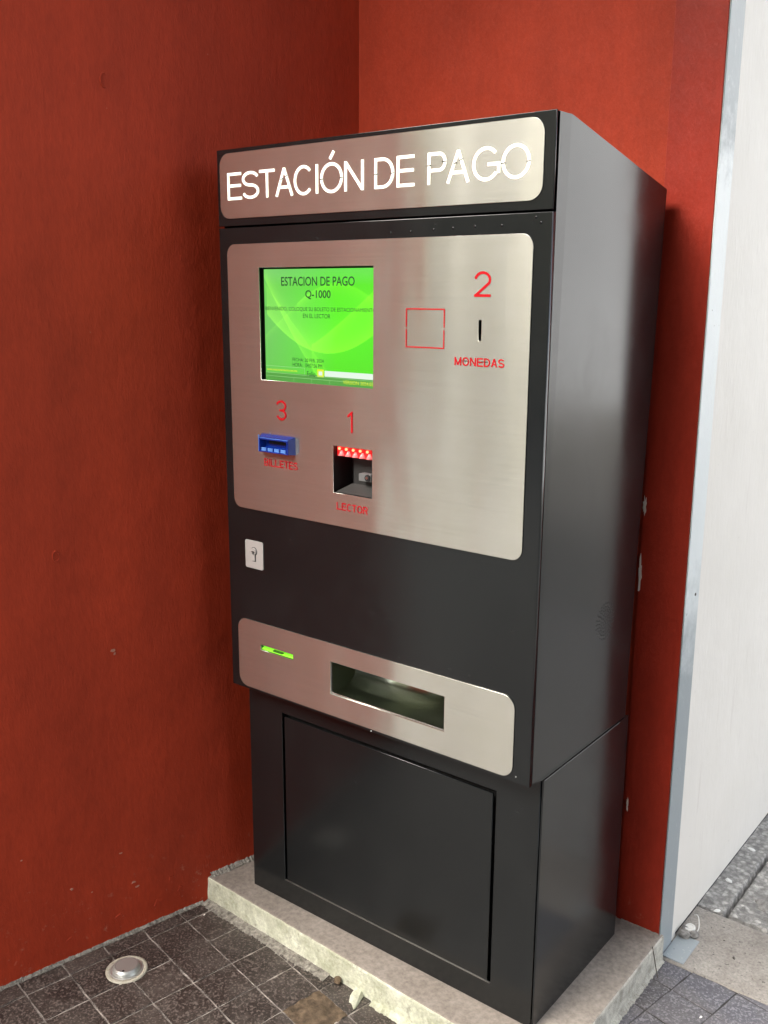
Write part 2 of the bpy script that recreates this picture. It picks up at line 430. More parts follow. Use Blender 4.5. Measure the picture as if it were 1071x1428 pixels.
def grid_sheet(name, x0, x1, y0, y1, nx, ny, hf, m, zlow=-.03, parent=None, kind='structure'):
    bm = bmesh.new(); g = []
    for j in range(ny+1):
        row = []
        for i in range(nx+1):
            x = x0+(x1-x0)*i/nx; y = y0+(y1-y0)*j/ny
            edge = i in (0, nx) or j in (0, ny)
            row.append(bm.verts.new((x, y, zlow if edge else hf(x, y))))
        g.append(row)
    for j in range(ny):
        for i in range(nx): bm.faces.new((g[j][i], g[j][i+1], g[j+1][i+1], g[j+1][i]))
    o = finish(name, bm, m, parent, smooth=True); tag(o, kind=kind); return o
def nz(x, y, s, k=0): return noise.noise(Vector((x*s, y*s, k)))
conc = grid_sheet('concrete_pavement', .80, 2.9, .500, .757, 420, 52,
    lambda x, y: .0020 + .0012*nz(x, y, 14) + .0007*nz(x, y, 70, 2), M['conc'])
def pebble(x, y):
    f, pts = noise.voronoi(Vector((x*78, y*78, 0)))
    return .001 + .007*max(0, .75-f[0]) + .0015*nz(x, y, 25)
rough = grid_sheet('pebbled_concrete_pavement', .955, 2.5, .760, 2.7, 300, 380, pebble, M['rough'])
gut = grid_sheet('mortar_margin', .86, .950, .757, 2.7, 24, 420,
    lambda x, y: .0035 + .003*nz(x, y, 22) + .0012*nz(x, y, 90, 4), M['rough'])

# ------------------------------------------------------------------ walls
def prism_wall(name, pts, z0, z1, m, label, cat='wall'):
    bm = bmesh.new(); a = [bm.verts.new((x, y, z0)) for x, y in pts]; b = [bm.verts.new((x, y, z1)) for x, y in pts]
    n = len(pts)
    for i in range(n): bm.faces.new((a[i], a[(i+1) % n], b[(i+1) % n], b[i]))
    bm.faces.new(a); bm.faces.new(b)
    o = finish(name, bm, m); tag(o, label, cat); return o
H = 3.5
def lw(y): return -.1130 + .2218*(y-.004)
YE = -1.12                                   # free end of the left wall
CX, CY = lw(.476), .476                      # inner corner
left = prism_wall('red_wall', [(lw(YE), YE), (CX, CY), (CX-.02, CY+.14), (lw(YE)-.16, YE+.03)], -.03, H, M['red'],
    'rough red rendered wall along the left, running down to the tiled floor', 'wall')
back = prism_wall('red_wall', [(CX-.0005, CY+.0012), (.7765, .5005), (.8835, .5005), (.8835, .60), (CX, .60)], -.03, H, M['red'],
    'red back wall behind the payment machine, ending at the grey metal strip', 'wall')
# the shallow pilaster skin to the right of the seam
pil = sheet('pilaster_skin', [rrect(.7775, .8830, PH-.004, H)], .4972, .0035, M['redb'], back)
whitew = prism_wall('white_wall', [(.72, .603), (.8815, .603), (.8815, 6.5), (.72, 6.5)], .004, H, M['white'],
    'long white painted wall receding from the grey metal strip on the right', 'wall')
# grey corner strip, chipped
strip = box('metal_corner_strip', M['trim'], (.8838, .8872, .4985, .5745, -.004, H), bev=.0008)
tag(strip, 'tall narrow grey metal strip covering the corner between red and white walls', 'metal strip')
bm = bmesh.new(); add_box(bm, .8835, .8850, .5748, .6028, .0, H); finish('backing', bm, M['white'], strip)
sc = bmesh.new(); add_cyl(sc, (.8876, .552, .82+PH), .0035, .0035, .0012, 'X', 12)
finish('screw_head', sc, M['rust'], strip)
bm = bmesh.new(); add_box(bm, .874, .8822, .603, 6.4, -.02, .006); o = finish('base_gap', bm, M['void'], whitew)
# unseen soffit over the niche, put in and sized to limit the top light
soff = box('unseen_soffit', M['soffit'], (-4.0, 5.2, -1.28, .60, H, H+.2)); tag(soff, kind='structure')
inner = box('added_shade_wall', M['dark'], (3.2, 3.4, -5.0, -.9, -.04, 6.5)); tag(inner, 'unseen dark wall added on the right to keep light off the red strip', 'wall')  # added out of view to block light from the front right
inner2 = box('added_shade_wall', M['dark'], (.75, 3.2, -5.0, -4.8, -.04, 6.5)); tag(inner2, 'unseen dark wall added opposite the machine to shade the strip beside it', 'wall')  # second added blocker, closing off the bright sky in front

# crumbly fillet meshes (walls/plinth meet the floor)
def fillet(name, p0, p1, nrm, wmin, wmax, hmin, hmax, m, parent=None, label=None, cat=None, n=160, seed=0, z=0.0, base=0):
    bm = bmesh.new(); rows = []; p0 = Vector(p0); p1 = Vector(p1); nrm = Vector(nrm).normalized()
    for i in range(n+1):
        t = i/n; p = p0.lerp(p1, t); L = (p1-p0).length*t
        a = noise.noise(Vector((L*11, seed, 0)))*.5+.5; b = noise.noise(Vector((L*55, seed, 5)))*.5+.5; c = noise.noise(Vector((L*16, seed+3, 0)))*.5+.5
        d2 = noise.noise(Vector((L*170, seed, 2)))*.5+.5; d3 = noise.noise(Vector((L*420, seed, 4)))*.5+.5
        wd = wmin+(wmax-wmin)*max(0, .45*a+.35*b+.35*d2+.2*d3-.12); hh = hmin+(hmax-hmin)*max(0, .4*c+.3*b+.4*d2+.25*d3-.1)
        prof = [(-.004, hh), (wd*.15, hh*.8), (wd*.5, hh*.42), (wd*.85, hh*.25), (wd, -.003)]
        rows.append([bm.verts.new((p.x+nrm.x*d + .001*noise.noise(Vector((L*90, d*300, seed))), p.y+nrm.y*d, z+h_ + .0014*noise.noise(Vector((L*120, d*400, seed+8))))) for d, h_ in prof])
    for a, b in zip(rows, rows[1:]):
        for k in range(4): bm.faces.new((a[k], a[k+1], b[k+1], b[k]))
    o = finish(name, bm, m, parent, smooth=False)
    if label: tag(o, label, cat)
    return o
wn = Vector((.976, -.2165, 0))
fillet('mortar_joint', (lw(-1.1), -1.1, 0), (lw(-.02), -.02, 0), wn, .001, .013, .001, .012, M['grit'], left, n=1100, seed=1)
fillet('mortar_joint', (lw(.004), .004, 0), (lw(.40), .40, 0), wn, .003, .020, .002, .018, M['grit'], left, n=420, seed=5, z=PH)
fillet('mortar_joint', (.79, .497, 0), (.883, .497, 0), (0, -1, 0), .002, .008, .001, .005, M['ptop'], back, n=60, seed=6, z=PH)

# ------------------------------------------------------------------ plinth
def plinth():
    bm = bmesh.new()
    x0, x1, y0, y1 = lw(-.02)-.03, .8920, -.0465, .505
    def yf(x): return -.004 - .0425*(x+.094)
    def row(pts): return [bm.verts.new(p) for p in pts]
    n = 240; rows = []
    # perimeter path: front edge left->right, then right side front->back
    path = [(x0+(x1-x0)*i/n, yf(x0+(x1-x0)*i/n), 0) for i in range(n+1)] + [(x1, y0+(y1-y0)*i/120, 1) for i in range(1, 121)]
    for k, (x, y, s) in enumerate(path):
        L = k*.004
        e = .0022*noise.noise(Vector((L*9, 0, 1))) + .0022*noise.noise(Vector((L*45, 2, 1)))
        e = max(e - (.004 if noise.noise(Vector((L*6, 9, 1))) > .32 else 0), -.006)
        prof = [(-.045, 0), (-.006, .0003*noise.noise(Vector((L*60, 1, 0)))), (-.0015+e*.4, -.0012), (.0006+e, -.005), (.001+e*1.3, -.02), (.002-e, -.042), (.003+e*1.2, -PH-.01)]
        nx, ny = ((0, -1) if s == 0 else (1, 0))
        if k == n: nx, ny = .7, -.7
        rows.append([bm.verts.new((min(x+nx*d, x1-.045) if d < -.02 else x+nx*d, max(y+ny*d, yf(x1)+.045) if d < -.02 and s == 1 else y+ny*d if d > -.02 or s == 0 else y+ny*d, PH+h)) for d, h in prof])
    for a, b in zip(rows, rows[1:]):
        for j in range(6):
            f = bm.faces.new((a[j], a[j+1], b[j+1], b[j])); f.material_index = 1 if j >= 2 else 0
            if j >= 2 and a[j].co.y > .0: f.material_index = 2
    a, b = rows[0][0], rows[n][0]; c = rows[-1][0]
    t0 = bm.verts.new((x0, y0+.045, PH)); t1 = bm.verts.new((x1-.045, y1, PH)); t2 = bm.verts.new((x0, y1, PH))
    bm.faces.new([r[0] for r in rows[:n+1]] + [r[0] for r in rows[n+1:]] + [t2])
    me = bpy.data.meshes.new('concrete_plinth')
    bmesh.ops.recalc_face_normals(bm, faces=bm.faces); bm.to_mesh(me); bm.free()
    me.materials.append(M['ptop']); me.materials.append(M['face']); me.materials.append(M['mortar'])
    o = link('concrete_plinth', me); tag(o, 'low concrete plinth under the black payment machine, smooth top and limewashed front', 'plinth'); return o
pl = plinth()
fillet('mortar_skirt', (-.112, -.005, 0), (.32, -.0235, 0), (0, -1, 0), .012, .042, .002, .008, M['grit'], pl, n=600, seed=11)
fillet('mortar_skirt', (.45, -.029, 0), (.90, -.048, 0), (0, -1, 0), .004, .026, .003, .013, M['face'], pl, n=600, seed=14)
fillet('mortar_skirt', (.894, -.045, 0), (.894, .50, 0), (1, 0, 0), .002, .014, .002, .012, M['mortar'], pl, n=600, seed=17)

# ------------------------------------------------------------------ payment machine
K = bpy.data.objects.new('payment_kiosk', None); COL.objects.link(K); K.location = (KO.x, KO.y, PH)
tag(K, 'tall black parking payment machine with brushed steel plates and green screen', 'payment machine')
D_, HT, HB, S_ = .436, 1.7511, .5535, .0505
def prof_body(name, x0, x1, prof, m, bev=.0015, open_front=False):
    bm = bmesh.new()
    a = [bm.verts.new((x0, y, z)) for y, z in prof]; b = [bm.verts.new((x1, y, z)) for y, z in prof]; n = len(prof)
    for i in range(n - (1 if open_front else 0)): bm.faces.new((a[i], b[i], b[(i+1) % n], a[(i+1) % n]))
    bm.faces.new(a); bm.faces.new(b[::-1])
    if bev: bmesh.ops.bevel(bm, geom=[e for e in bm.edges if len(e.link_faces) == 2], offset=bev, segments=2, affect='EDGES')
    return finish(name, bm, m, K, KO)
# upper cabinet: slightly bent back flange, sloping roof
prof_body('cabinet', .0, .8, [(.0135, HB+.006), (S_, HB), (.421, HB), (.430, .95), (.447, 1.30), (.461, HT-.085), (.066, HT-.0035), (.050, HT-.0005), (.0135, HT)], M['black'], .0015, True)
for v_ in bpy.data.objects['cabinet'].data.vertices:
    if v_.co.y + KO.y < .03: v_.co.x -= math.copysign(.0016, v_.co.x)
# header
hd = sheet('header', [rrect(0, .8, 1.5975, HT)], -.001, .0042, M['black'], K, KO, .0008)
sp = sheet('sign_plate', [rrect(.0095, .7805, 1.6125, 1.7430, .026, 10)], -.0030, .0018, M['steel'], hd, KO, .0004)
letters = [("E", .033, .0745), ("S", .077, .125), ("T", .127, .170), ("A", .172, .2205), ("C", .222, .273), ("I", .2785, .2895), ("O", .293, .3495),
           ("N", .354, .401), ("D", .427, .4725), ("E", .479, .519), ("P", .548, .588), ("A", .589, .637), ("G", .643, .698), ("O", .701, .7565)]
def stroke(bm, pts, w, y, closed=False):
    """flat monoline stroke in the xz plane"""
    n = len(pts); L = []; Rr = []
    for i in range(n):
        p = Vector(pts[i])
        if closed: a, b = Vector(pts[i-1]), Vector(pts[(i+1) % n])
        else: a, b = Vector(pts[max(i-1, 0)]), Vector(pts[min(i+1, n-1)])
        d = (b-a).normalized(); nn = Vector((-d.y, d.x))
        if 0 < i < n-1 or closed:
            d1 = (p-a).normalized(); n1 = Vector((-d1.y, d1.x)); k = max(nn.dot(n1), .5)
            nn = nn/k
        L.append(bm.verts.new((p.x+nn.x*w/2, y, p.y+nn.y*w/2))); Rr.append(bm.verts.new((p.x-nn.x*w/2, y, p.y-nn.y*w/2)))
    for i in range(n if closed else n-1):
        j = (i+1) % n; bm.faces.new((L[i], Rr[i], Rr[j], L[j]))
def arc(cx, cz, rx, rz, a0, a1, n=20):
    return [(cx+rx*math.cos(R(a0+(a1-a0)*i/n)), cz+rz*math.sin(R(a0+(a1-a0)*i/n))) for i in range(n+1)]
def glyph(bm, ch, x0, x1, z0, z1, w, y):
    h = w/2; W = x1-x0; Hh = z1-z0; cx = (x0+x1)/2; cz = (z0+z1)/2
    Y = [y]
    def s(p, closed=False): Y[0] -= .00002; stroke(bm, p, w, Y[0], closed)
    if ch == 'E':
        s([(x0+h, z0), (x0+h, z1)])
        for z, e in ((z0+h, 0), (cz+.02*Hh, .05), (z1-h, .02)): s([(x0+h, z), (x1-W*e, z)])
    elif ch == 'F': pass
    elif ch == 'L': s([(x0+h, z1), (x0+h, z0)]); s([(x0+h, z0+h), (x1, z0+h)])
    elif ch == 'T': s([(cx, z0), (cx, z1)]); s([(x0, z1-h), (x1, z1-h)])
    elif ch == 'I': s([(cx, z0), (cx, z1)])
    elif ch == 'N': s([(x0+h, z0), (x0+h, z1)]); s([(x1-h, z0), (x1-h, z1)]); s([(x0+h*1.1, z1-h*.6), (x1-h*1.1, z0+h*.6)])
    elif ch == 'M':
        s([(x0+h, z0), (x0+h, z1)]); s([(x1-h, z0), (x1-h, z1)]); s([(x0+h, z1-h*.5), (cx, z0+h)]); s([(x1-h, z1-h*.5), (cx, z0+h)])
    elif ch == 'A':
        s([(x0+h, z0), (cx, z1-h*.2)]); s([(x1-h, z0), (cx, z1-h*.2)]); s([(x0+W*.22, z0+Hh*.32), (x1-W*.22, z0+Hh*.32)])
    elif ch in 'OQ0':
        s(arc(cx, cz, W/2-h, Hh/2-h+.02*Hh, 0, 360, 40)[:-1], True)
    elif ch == 'C': s(arc(cx+.02*W, cz, W/2-h, Hh/2-h+.02*Hh, 42, 318, 34))
    elif ch == 'G':
        s(arc(cx-.01*W, cz, W/2-h, Hh/2-h+.02*Hh, 42, 325, 34)); s([(cx+.05*W, cz-.02*Hh), (x1, cz-.02*Hh)]); s([(x1-h, cz-.02*Hh), (x1-h, z0+Hh*.20)])
    elif ch == 'D':
        s([(x0+h, z0), (x0+h, z1)]); k = x0+W*.42
        s([(x0+h, z1-h), (k, z1-h)] + arc(k, cz, x1-h-k, Hh/2-h, 86, -86, 22) + [(k, z0+h), (x0+h, z0+h)])
    elif ch in 'PRB':
        s([(x0+h, z0), (x0+h, z1)]); zm = z0+Hh*(.44 if ch == 'P' else .5); k = x1-h-(z1-zm)/2*.8; rc = (z1-h+zm)/2
        s([(x0+h, z1-h), (k, z1-h)] + arc(k, rc, x1-h-k, z1-h-rc, 86, -86, 16) + [(k, zm), (x0+h, zm)])
        if ch == 'R': s([(k-.1*W, zm), (x1-h*.6, z0)])
        if ch == 'B':
            rc = (z0+h+zm)/2
            s([(x0+h, zm), (k, zm)] + arc(k, rc, x1-h-k+.0, zm-rc, 86, -86, 16) + [(k, z0+h), (x0+h, z0+h)])
    elif ch == 'S':
        rz = (Hh-w)/4; p = arc(cx, z1-h-rz, W/2-h, rz, 20, 180, 14) + arc(cx-.0*W, z1-h-rz, W/2-h, rz, 190, 262, 6) + arc(cx, z0+h+rz, W/2-h, rz, 78, 0, 7) + arc(cx, z0+h+rz, W/2-h, rz, -10, -162, 14)
        s(p)
    elif ch == '1': s([(x1-h, z0), (x1-h, z1)]); s([(x0, z1-Hh*.26), (x1-h*.8, z1-h*.9)])
    elif ch == '2':
        rz = Hh*.28; p = arc(cx, z1-h-rz, W/2-h, rz, 172, -30, 18) + [(cx+W*.12, z0+Hh*.38), (x0+h*1.2, z0+h)]
        s(p); s([(x0, z0+h), (x1, z0+h)])
    elif ch == '3':
        rz = (Hh-w)/4; s(arc(cx-.02*W, z1-h-rz, W/2-h, rz, 165, -85, 18)); s(arc(cx, z0+h+rz, W/2-h, rz, 85, -165, 20)); s([(cx-.18*W, cz), (cx+.05*W, cz)])
def letters_obj(name, items, w, y, m, parent, z0=None, z1=None, cuts=()):
    bm = bmesh.new()
    for it in items:
        ch, a, b = it[:3]; glyph(bm, ch, a, b, z0, z1, w, y)
    return bm
ZL0, ZL1 = 1.6495, 1.7035
for it in letters:
    bm = letters_obj('letter', [it], .0055, -.0040, None, None, ZL0, ZL1)
    if it[1] == .293: stroke(bm, [(.3175, 1.7105), (.3275, 1.7245)], .0056, -.0040)
    finish('letter', bm, M['sign'], sp, KO)
# the little bridges that hold the stencil centres
bm = bmesh.new()
zc = (ZL0+ZL1)/2
for ch, a, b in letters:
    if ch in 'OD' and not (ch == 'O' and False):
        for x in (a+.0034, b-.0034): stroke(bm, [(x-.0040, zc-.002), (x+.0040, zc-.001)], .0019, -.0047)
    if ch == 'P':
        stroke(bm, [(a-.0008, zc+.005), (a+.0076, zc+.0055)], .0019, -.0047); stroke(bm, [(b-.0090, zc+.010), (b+.0008, zc+.0105)], .0019, -.0047)
    if ch == 'A':
        stroke(bm, [((a+b)/2-.0105, zc+.004), ((a+b)/2-.0025, zc+.007)], .0019, -.0047); stroke(bm, [((a+b)/2+.0022, zc+.009), ((a+b)/2+.0100, zc+.012)], .0019, -.0047)
tag(finish('stencil_bridge', bm, M['steel'], sp, KO), kind='stuff')

# door with its openings
scr, rdr, tik, tray, coin = (.119, .4245, 1.2805, 1.5120), (.3205, .4225, 1.0620, 1.1590), (.0985, .1985, .6665, .6790), (.3090, .6060, .6165, .6905), (.6630, .6690, 1.3800, 1.4160)
def grow(r, g): return (r[0]-g, r[1]+g, r[2]-g, r[3]+g)
DZ0, DZ1 = .5594, 1.5938
door = sheet('front_door', [rrect(0, .8, DZ0, DZ1)] + [rrect(*grow(r, .003)) for r in (scr, rdr, tik, tray, coin)], -.0006, .0106, M['black'], K, KO, .0010)
mp = sheet('steel_faceplate', [rrect(.0250, .7670, .9925, 1.5605, .022, 10)] + [rrect(*r) for r in (scr, rdr, coin)], -.0030, .0020, M['steel'], door, KO, .0004)
lp = sheet('steel_faceplate', [rrect(.0255, .7640, .5665, .7315, .026, 10), rrect(*tik), rrect(*tray)], -.0030, .0020, M['steel'], door, KO, .0004)
lp['label'] = 'lower narrow steel plate with the ticket slot and tray opening'
mp['label'] = 'large steel plate around the screen and coin slot'
# press marks along the door top
for x, z in ((.463, 1.571), (.510, 1.571), (.561, 1.573), (.603, 1.574), (.649, 1.575), (.703, 1.575), (.779, 1.577), (.769, 1.586)):
    bm = bmesh.new(); bmesh.ops.create_icosphere(bm, subdivisions=2, radius=.0026, matrix=Matrix.Translation((x, -.0006, z)) @ Matrix.Diagonal((1, .45, 1, 1)))
    finish('rivet', bm, M['black'], door, KO, True)
for x, z in ((.42, .5615), (.771, .5725)):
    bm = bmesh.new(); bmesh.ops.create_icosphere(bm, subdivisions=1, radius=.0012, matrix=Matrix.Translation((x, -.0008, z)))
    finish('paint_chip', bm, M['paper'], door, KO)

# screen
def screen():
    x0, x1, z0, z1 = scr; nx, nz_ = 260, 196; y = .0078
    X0, X1, Z0, Z1 = x0+.004, x1+.012, z0-.006, z1-.0035
    lum = []
    def curve(u, v):
        c = [.095, .70, .005]
        e = .5*math.exp(-((u-.75)**2*2.2+(v-.55)**2*2.6))
        c = [.075+.0*e, .52+.38*e, .012]
        gl = max(0, 1-math.hypot(u*1.15, (v-.5)*.55)*1.35); c = [c[0]+.06*gl, c[1]-.10*gl, c[2]+.085*gl]
        if v > .86: k = (v-.86)/.14; c[2] += .06*k; c[0] += .04*k
        def band(d, wd, s, side):
            # bright rim that fades to one side
            if d*side < 0: return -.0
            return s*math.exp(-abs(d)/wd)
        add = 0
        add += band(v-(.29+1.15*(u-.55)**2), .16, .55, 1)*(u > .02)                 # big bowl
        add += band(v-(.93-1.28*u-.25*math.sin(u*3)), .08, .42, 1)*(u < .52)        # falling blade
        add += band(-(v-(.78-1.35*(u-.08))), .05, .22, 1)*(u < .6)
        t = (u-.42)/.58; add += band(-(v-(.36+.52*max(t, 0)**1.15)), .10, .38, 1)*(t > 0)     # rising blade right
        add += band(-(v-(.42+.95*u)), .03, .20, 1)*(u < .42)
        add += band((v-(.60+.28*math.sin(u*3.4-.6)))*-1, .07, .26, 1)*(u > .3)
        c = [c[0]+add*.20, c[1]+add*.42, c[2]+add*.02]
        return c
    bm = bmesh.new(); cl = bm.loops.layers.float_color.new('print'); g = []
    for j in range(nz_+1):
        g.append([bm.verts.new((X0+(X1-X0)*i/nx, y, Z0+(Z1-Z0)*j/nz_)) for i in range(nx+1)])
    for j in range(nz_):
        for i in range(nx):
            f = bm.faces.new((g[j][i], g[j][i+1], g[j+1][i+1], g[j+1][i]))
            for l in f.loops:
                u = (l.vert.co.x-X0)/(X1-X0); v = (l.vert.co.z-Z0)/(Z1-Z0); c = curve(u, v)
                l[cl] = (max(c[0], 0), max(c[1], 0), max(c[2], 0), 1)
    m = NT('screen_display'); vc = m.n('ShaderNodeVertexColor', layer_name='print'); 
    m.set(Base_Color=(.01, .01, .01), Emission_Color=vc.outputs[0], Emission_Strength=.27, Roughness=.25)
    sc_ = finish('screen', bm, m.m, door, KO)
    return sc_, y
SC, ys = screen()
bm = bmesh.new(); bay(bm, scr[0]-.003, scr[1]+.003, scr[2]-.003, scr[3]+.003, -.0008, .0125); finish('screen_bezel', bm, M['void'], door, KO)
E_ = {}
def em(name, col, s=.7):
    if name not in E_: E_[name] = simple(name, (.0, .0, .0), .5, 0, col, s*.235)
    return E_[name]
DG = em('dark_green_ink', (.010, .085, .018), .8)
def stext(name, s, x0, x1, z0, z1, m=DG, bold=0): 
    # measured on the face of the plate; moved back onto the screen along the view
    me = text_mesh(s, x0, x1, z0, z1, ys-.0006, .0001, None, bold)
    return joined(name, [me], m, SC_local, None)
# texts are children of the screen
SC_local = SC
def place(o):
    for v in o.data.vertices: v.co -= KO
    return o
DX, DZ = .0078, -.0005                       # measured on the plate plane; the screen sits 8 mm deeper
def T(s, x0, x1, z0, z1, m=DG, bold=0): place(stext('screen_text', s, x0-DX+.0008, x1-DX+.0008, z0+DZ, z1+DZ, m, bold))
T('ESTACION DE PAGO', .180, .377, 1.4755, 1.4935, DG, .012)
T('Q-1000', .247, .315, 1.4490, 1.4670, DG, .015)
T('BIENVENIDO, COLOQUE SU BOLETO DE ESTACIONAMIENTO', .133, .430, 1.4245, 1.4335)
T('EN EL LECTOR', .240, .314, 1.4120, 1.4205)
T('FECHA: 20 FEB, 2024', .209, .295, 1.3225, 1.3305)
T('HORA:   04:07:56 PM', .209, .291, 1.3125, 1.3205)
T('Folio', .249, .272, 1.2945, 1.3045)
YL = em('yellow_ink', (.75, .90, .02), .9); WH = em('white_field', (.80, .95, .80), .9); GL = em('pale_green_line', (.40, .85, .30), .8); DB = em('green_bar', (.10, .42, .06), .8)
T('www.estacionamiento.com.mx', .134, .222, 1.3015, 1.3060, YL)
T('VERSION 2024.02', .346, .424, 1.2845, 1.2915, YL)
def panel(name, x0, x1, z0, z1, m, y): 
    bm = bmesh.new(); a, b = x0-DX+.0008, x1-DX+.0008
    bm.faces.new([bm.verts.new(p) for p in ((a, y, z0+DZ), (b, y, z0+DZ), (b, y, z1+DZ), (a, y, z1+DZ))]); return finish(name, bm, m, SC, KO)
panel('status_bar', .131, .437, 1.2740, 1.2975, DB, ys-.0002)
panel('input_field', .297, .437, 1.2965, 1.3080, WH, ys-.0004)
panel('icon', .277, .295, 1.2945, 1.3100, YL, ys-.0004)
panel('icon', .281, .291, 1.2980, 1.3060, WH, ys-.0006)
bm = bmesh.new()
for a, b in (((.131, 1.2970), (.437, 1.2940)), ((.131, 1.2900), (.437, 1.2885)), ((.131, 1.3110), (.243, 1.3105)), ((.243, 1.2975), (.243, 1.3110)), ((.212, 1.2890), (.212, 1.2760)), ((.262, 1.2890), (.262, 1.2760)), ((.311, 1.2890), (.311, 1.2760))):
    stroke(bm, [(a[0]-DX, a[1]+DZ), (b[0]-DX, b[1]+DZ)], .0007, ys-.0005)
tag(finish('divider_lines', bm, GL, SC, KO), kind='stuff')

# red stencilled writing
def redtext(s, x0, x1, z0, z1, w, gap=.18, wid=None):
    n = len(s); wid = wid or {}
    units = [wid.get(c, .35 if c == 'I' else (1.15 if c in 'MO' else 1)) for c in s]; tot = sum(units)+gap*(n-1); k = (x1-x0)/tot; x = x0
    bm = bmesh.new()
    for c, u in zip(s, units): glyph(bm, c, x, x+u*k, z0, z1, w, -.0038); x += (u+gap)*k
    return bm
tag(finish('lettering', redtext('MONEDAS', .614, .7185, 1.3350, 1.3500, .0023), M['redprint'], mp, KO), kind='stuff')
tag(finish('lettering', redtext('BILLETES', .1235, .2215, 1.0960, 1.1120, .0021), M['redprint'], mp, KO), kind='stuff')
tag(finish('lettering', redtext('LECTOR', .3300, .4115, 1.0280, 1.0430, .0021), M['redprint'], mp, KO), kind='stuff')
bm = bmesh.new(); glyph(bm, '2', .6525, .6865, 1.4560, 1.4995, .0044, -.0038); finish('numeral', bm, M['redprint'], mp, KO)
bm = bmesh.new(); glyph(bm, '3', .1630, .1920, 1.1985, 1.2405, .0042, -.0038); finish('numeral', bm, M['redprint'], mp, KO)
bm = bmesh.new(); glyph(bm, '1', .3600, .3730, 1.1890, 1.2320, .0040, -.0038); finish('numeral', bm, M['redprint'], mp, KO)
# stencil cuts of the small writing, in steel
bm = bmesh.new()
for zz, a, b in ((1.3435, .630, .643), (1.3435, .670, .684)):
    stroke(bm, [(a, zz), (b, zz)], .0011, -.0041)
tag(finish('stencil_bridge', bm, M['steel'], mp, KO), kind='stuff')
bm = bmesh.new(); a, b, c, d = .5030, .5905, 1.3640, 1.4335; q = (c+d)/2; y_ = -.0038
stroke(bm, [(a, d), (b, d)], .0022, y_); stroke(bm, [(a, c), (b, c)], .0022, y_)
for x in (a+.0011, b-.0011):
    stroke(bm, [(x, c), (x, q-.0022)], .0020, y_-.0001); stroke(bm, [(x, q+.0022), (x, d)], .0020, y_-.0001)
finish('contactless_outline', bm, M['redprint'], mp, KO)

# coin slot cavity
bm = bmesh.new(); bay(bm, *grow(coin, .002), -.0012, .030); finish('coin_slot', bm, M['void'], door, KO)
# ticket slot, lit green
bm = bmesh.new(); bay(bm, *grow(tik, .002), -.0012, .024); ts = finish('ticket_slot', bm, M['gdark'], door, KO)
bm = bmesh.new(); add_box(bm, .1000, .1970, -.0010, .020, .6675, .6715, .0008); add_box(bm, .1000, .1970, .004, .020, .6725, .6775, .0008)
finish('light_bar', bm, M['green'], ts, KO)
bm = bmesh.new(); add_box(bm, .1350, .1650, -.0014, .004, .6705, .6735); finish('ticket_mouth', bm, M['gdark'], ts, KO)

# ticket reader bay
bm = bmesh.new(); bay(bm, *grow(rdr, .002), -.0012, .060); rb = finish('ticket_reader', bm, M['grey'], door, KO)
x0, x1, z0, z1 = rdr
bm = bmesh.new(); add_box(bm, x0, x1, .010, .050, z1-.022, z1+.001); finish('led_housing', bm, M['ledh'], rb, KO)
for k in range(6):
    x = x0+.004+.0183*k
    bm = bmesh.new(); bmesh.ops.create_icosphere(bm, subdivisions=2, radius=.0030, matrix=Matrix.Translation((x+.004, .0075, z1-.0065)))
    finish('led', bm, M['led'], rb, KO, True)
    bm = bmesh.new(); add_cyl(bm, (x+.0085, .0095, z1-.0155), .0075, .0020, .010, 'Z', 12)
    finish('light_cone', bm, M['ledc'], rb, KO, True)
bm = bmesh.new()
vs = [bm.verts.new(p) for p in ((x0+.018, .024, z1-.024), (x1+.002, .030, z1-.024), (x1+.002, .055, z0+.034), (x0+.045, .055, z0+.034), (x0+.018, .020, z0+.006))]
add_box(bm, x0+.022, x1+.0015, .034, .058, z0+.006, z1-.022, .003); bmesh.ops.delete(bm, geom=vs, context='VERTS')
finish('scanner_block', bm, M['grey'], rb, KO)
bm = bmesh.new(); add_box(bm, x1-.050, x1-.018, .016, .034, z0+.028, z0+.043, .001); br = finish('bracket', bm, M['lgrey'], rb, KO)
bm = bmesh.new(); add_cyl(bm, (x1-.026, .0150, z0+.036), .0072, .0066, .004, 'Y', 20); finish('scanner_lens', bm, M['void'], br, KO)
bm = bmesh.new(); add_cyl(bm, (x1-.026, .0126, z0+.0365), .0036, .0030, .002, 'Y', 16); finish('screw', bm, M['chrome'], br, KO)
bm = bmesh.new()
vs = [bm.verts.new(p) for p in ((x0, .004, z0), (x1+.0015, .004, z0), (x1+.0015, .034, z0+.016), (x0+.02, .034, z0+.016))]; bm.faces.new(vs)
finish('ticket_ramp', bm, simple('grey_ramp', (.045, .045, .043), .4), rb, KO)

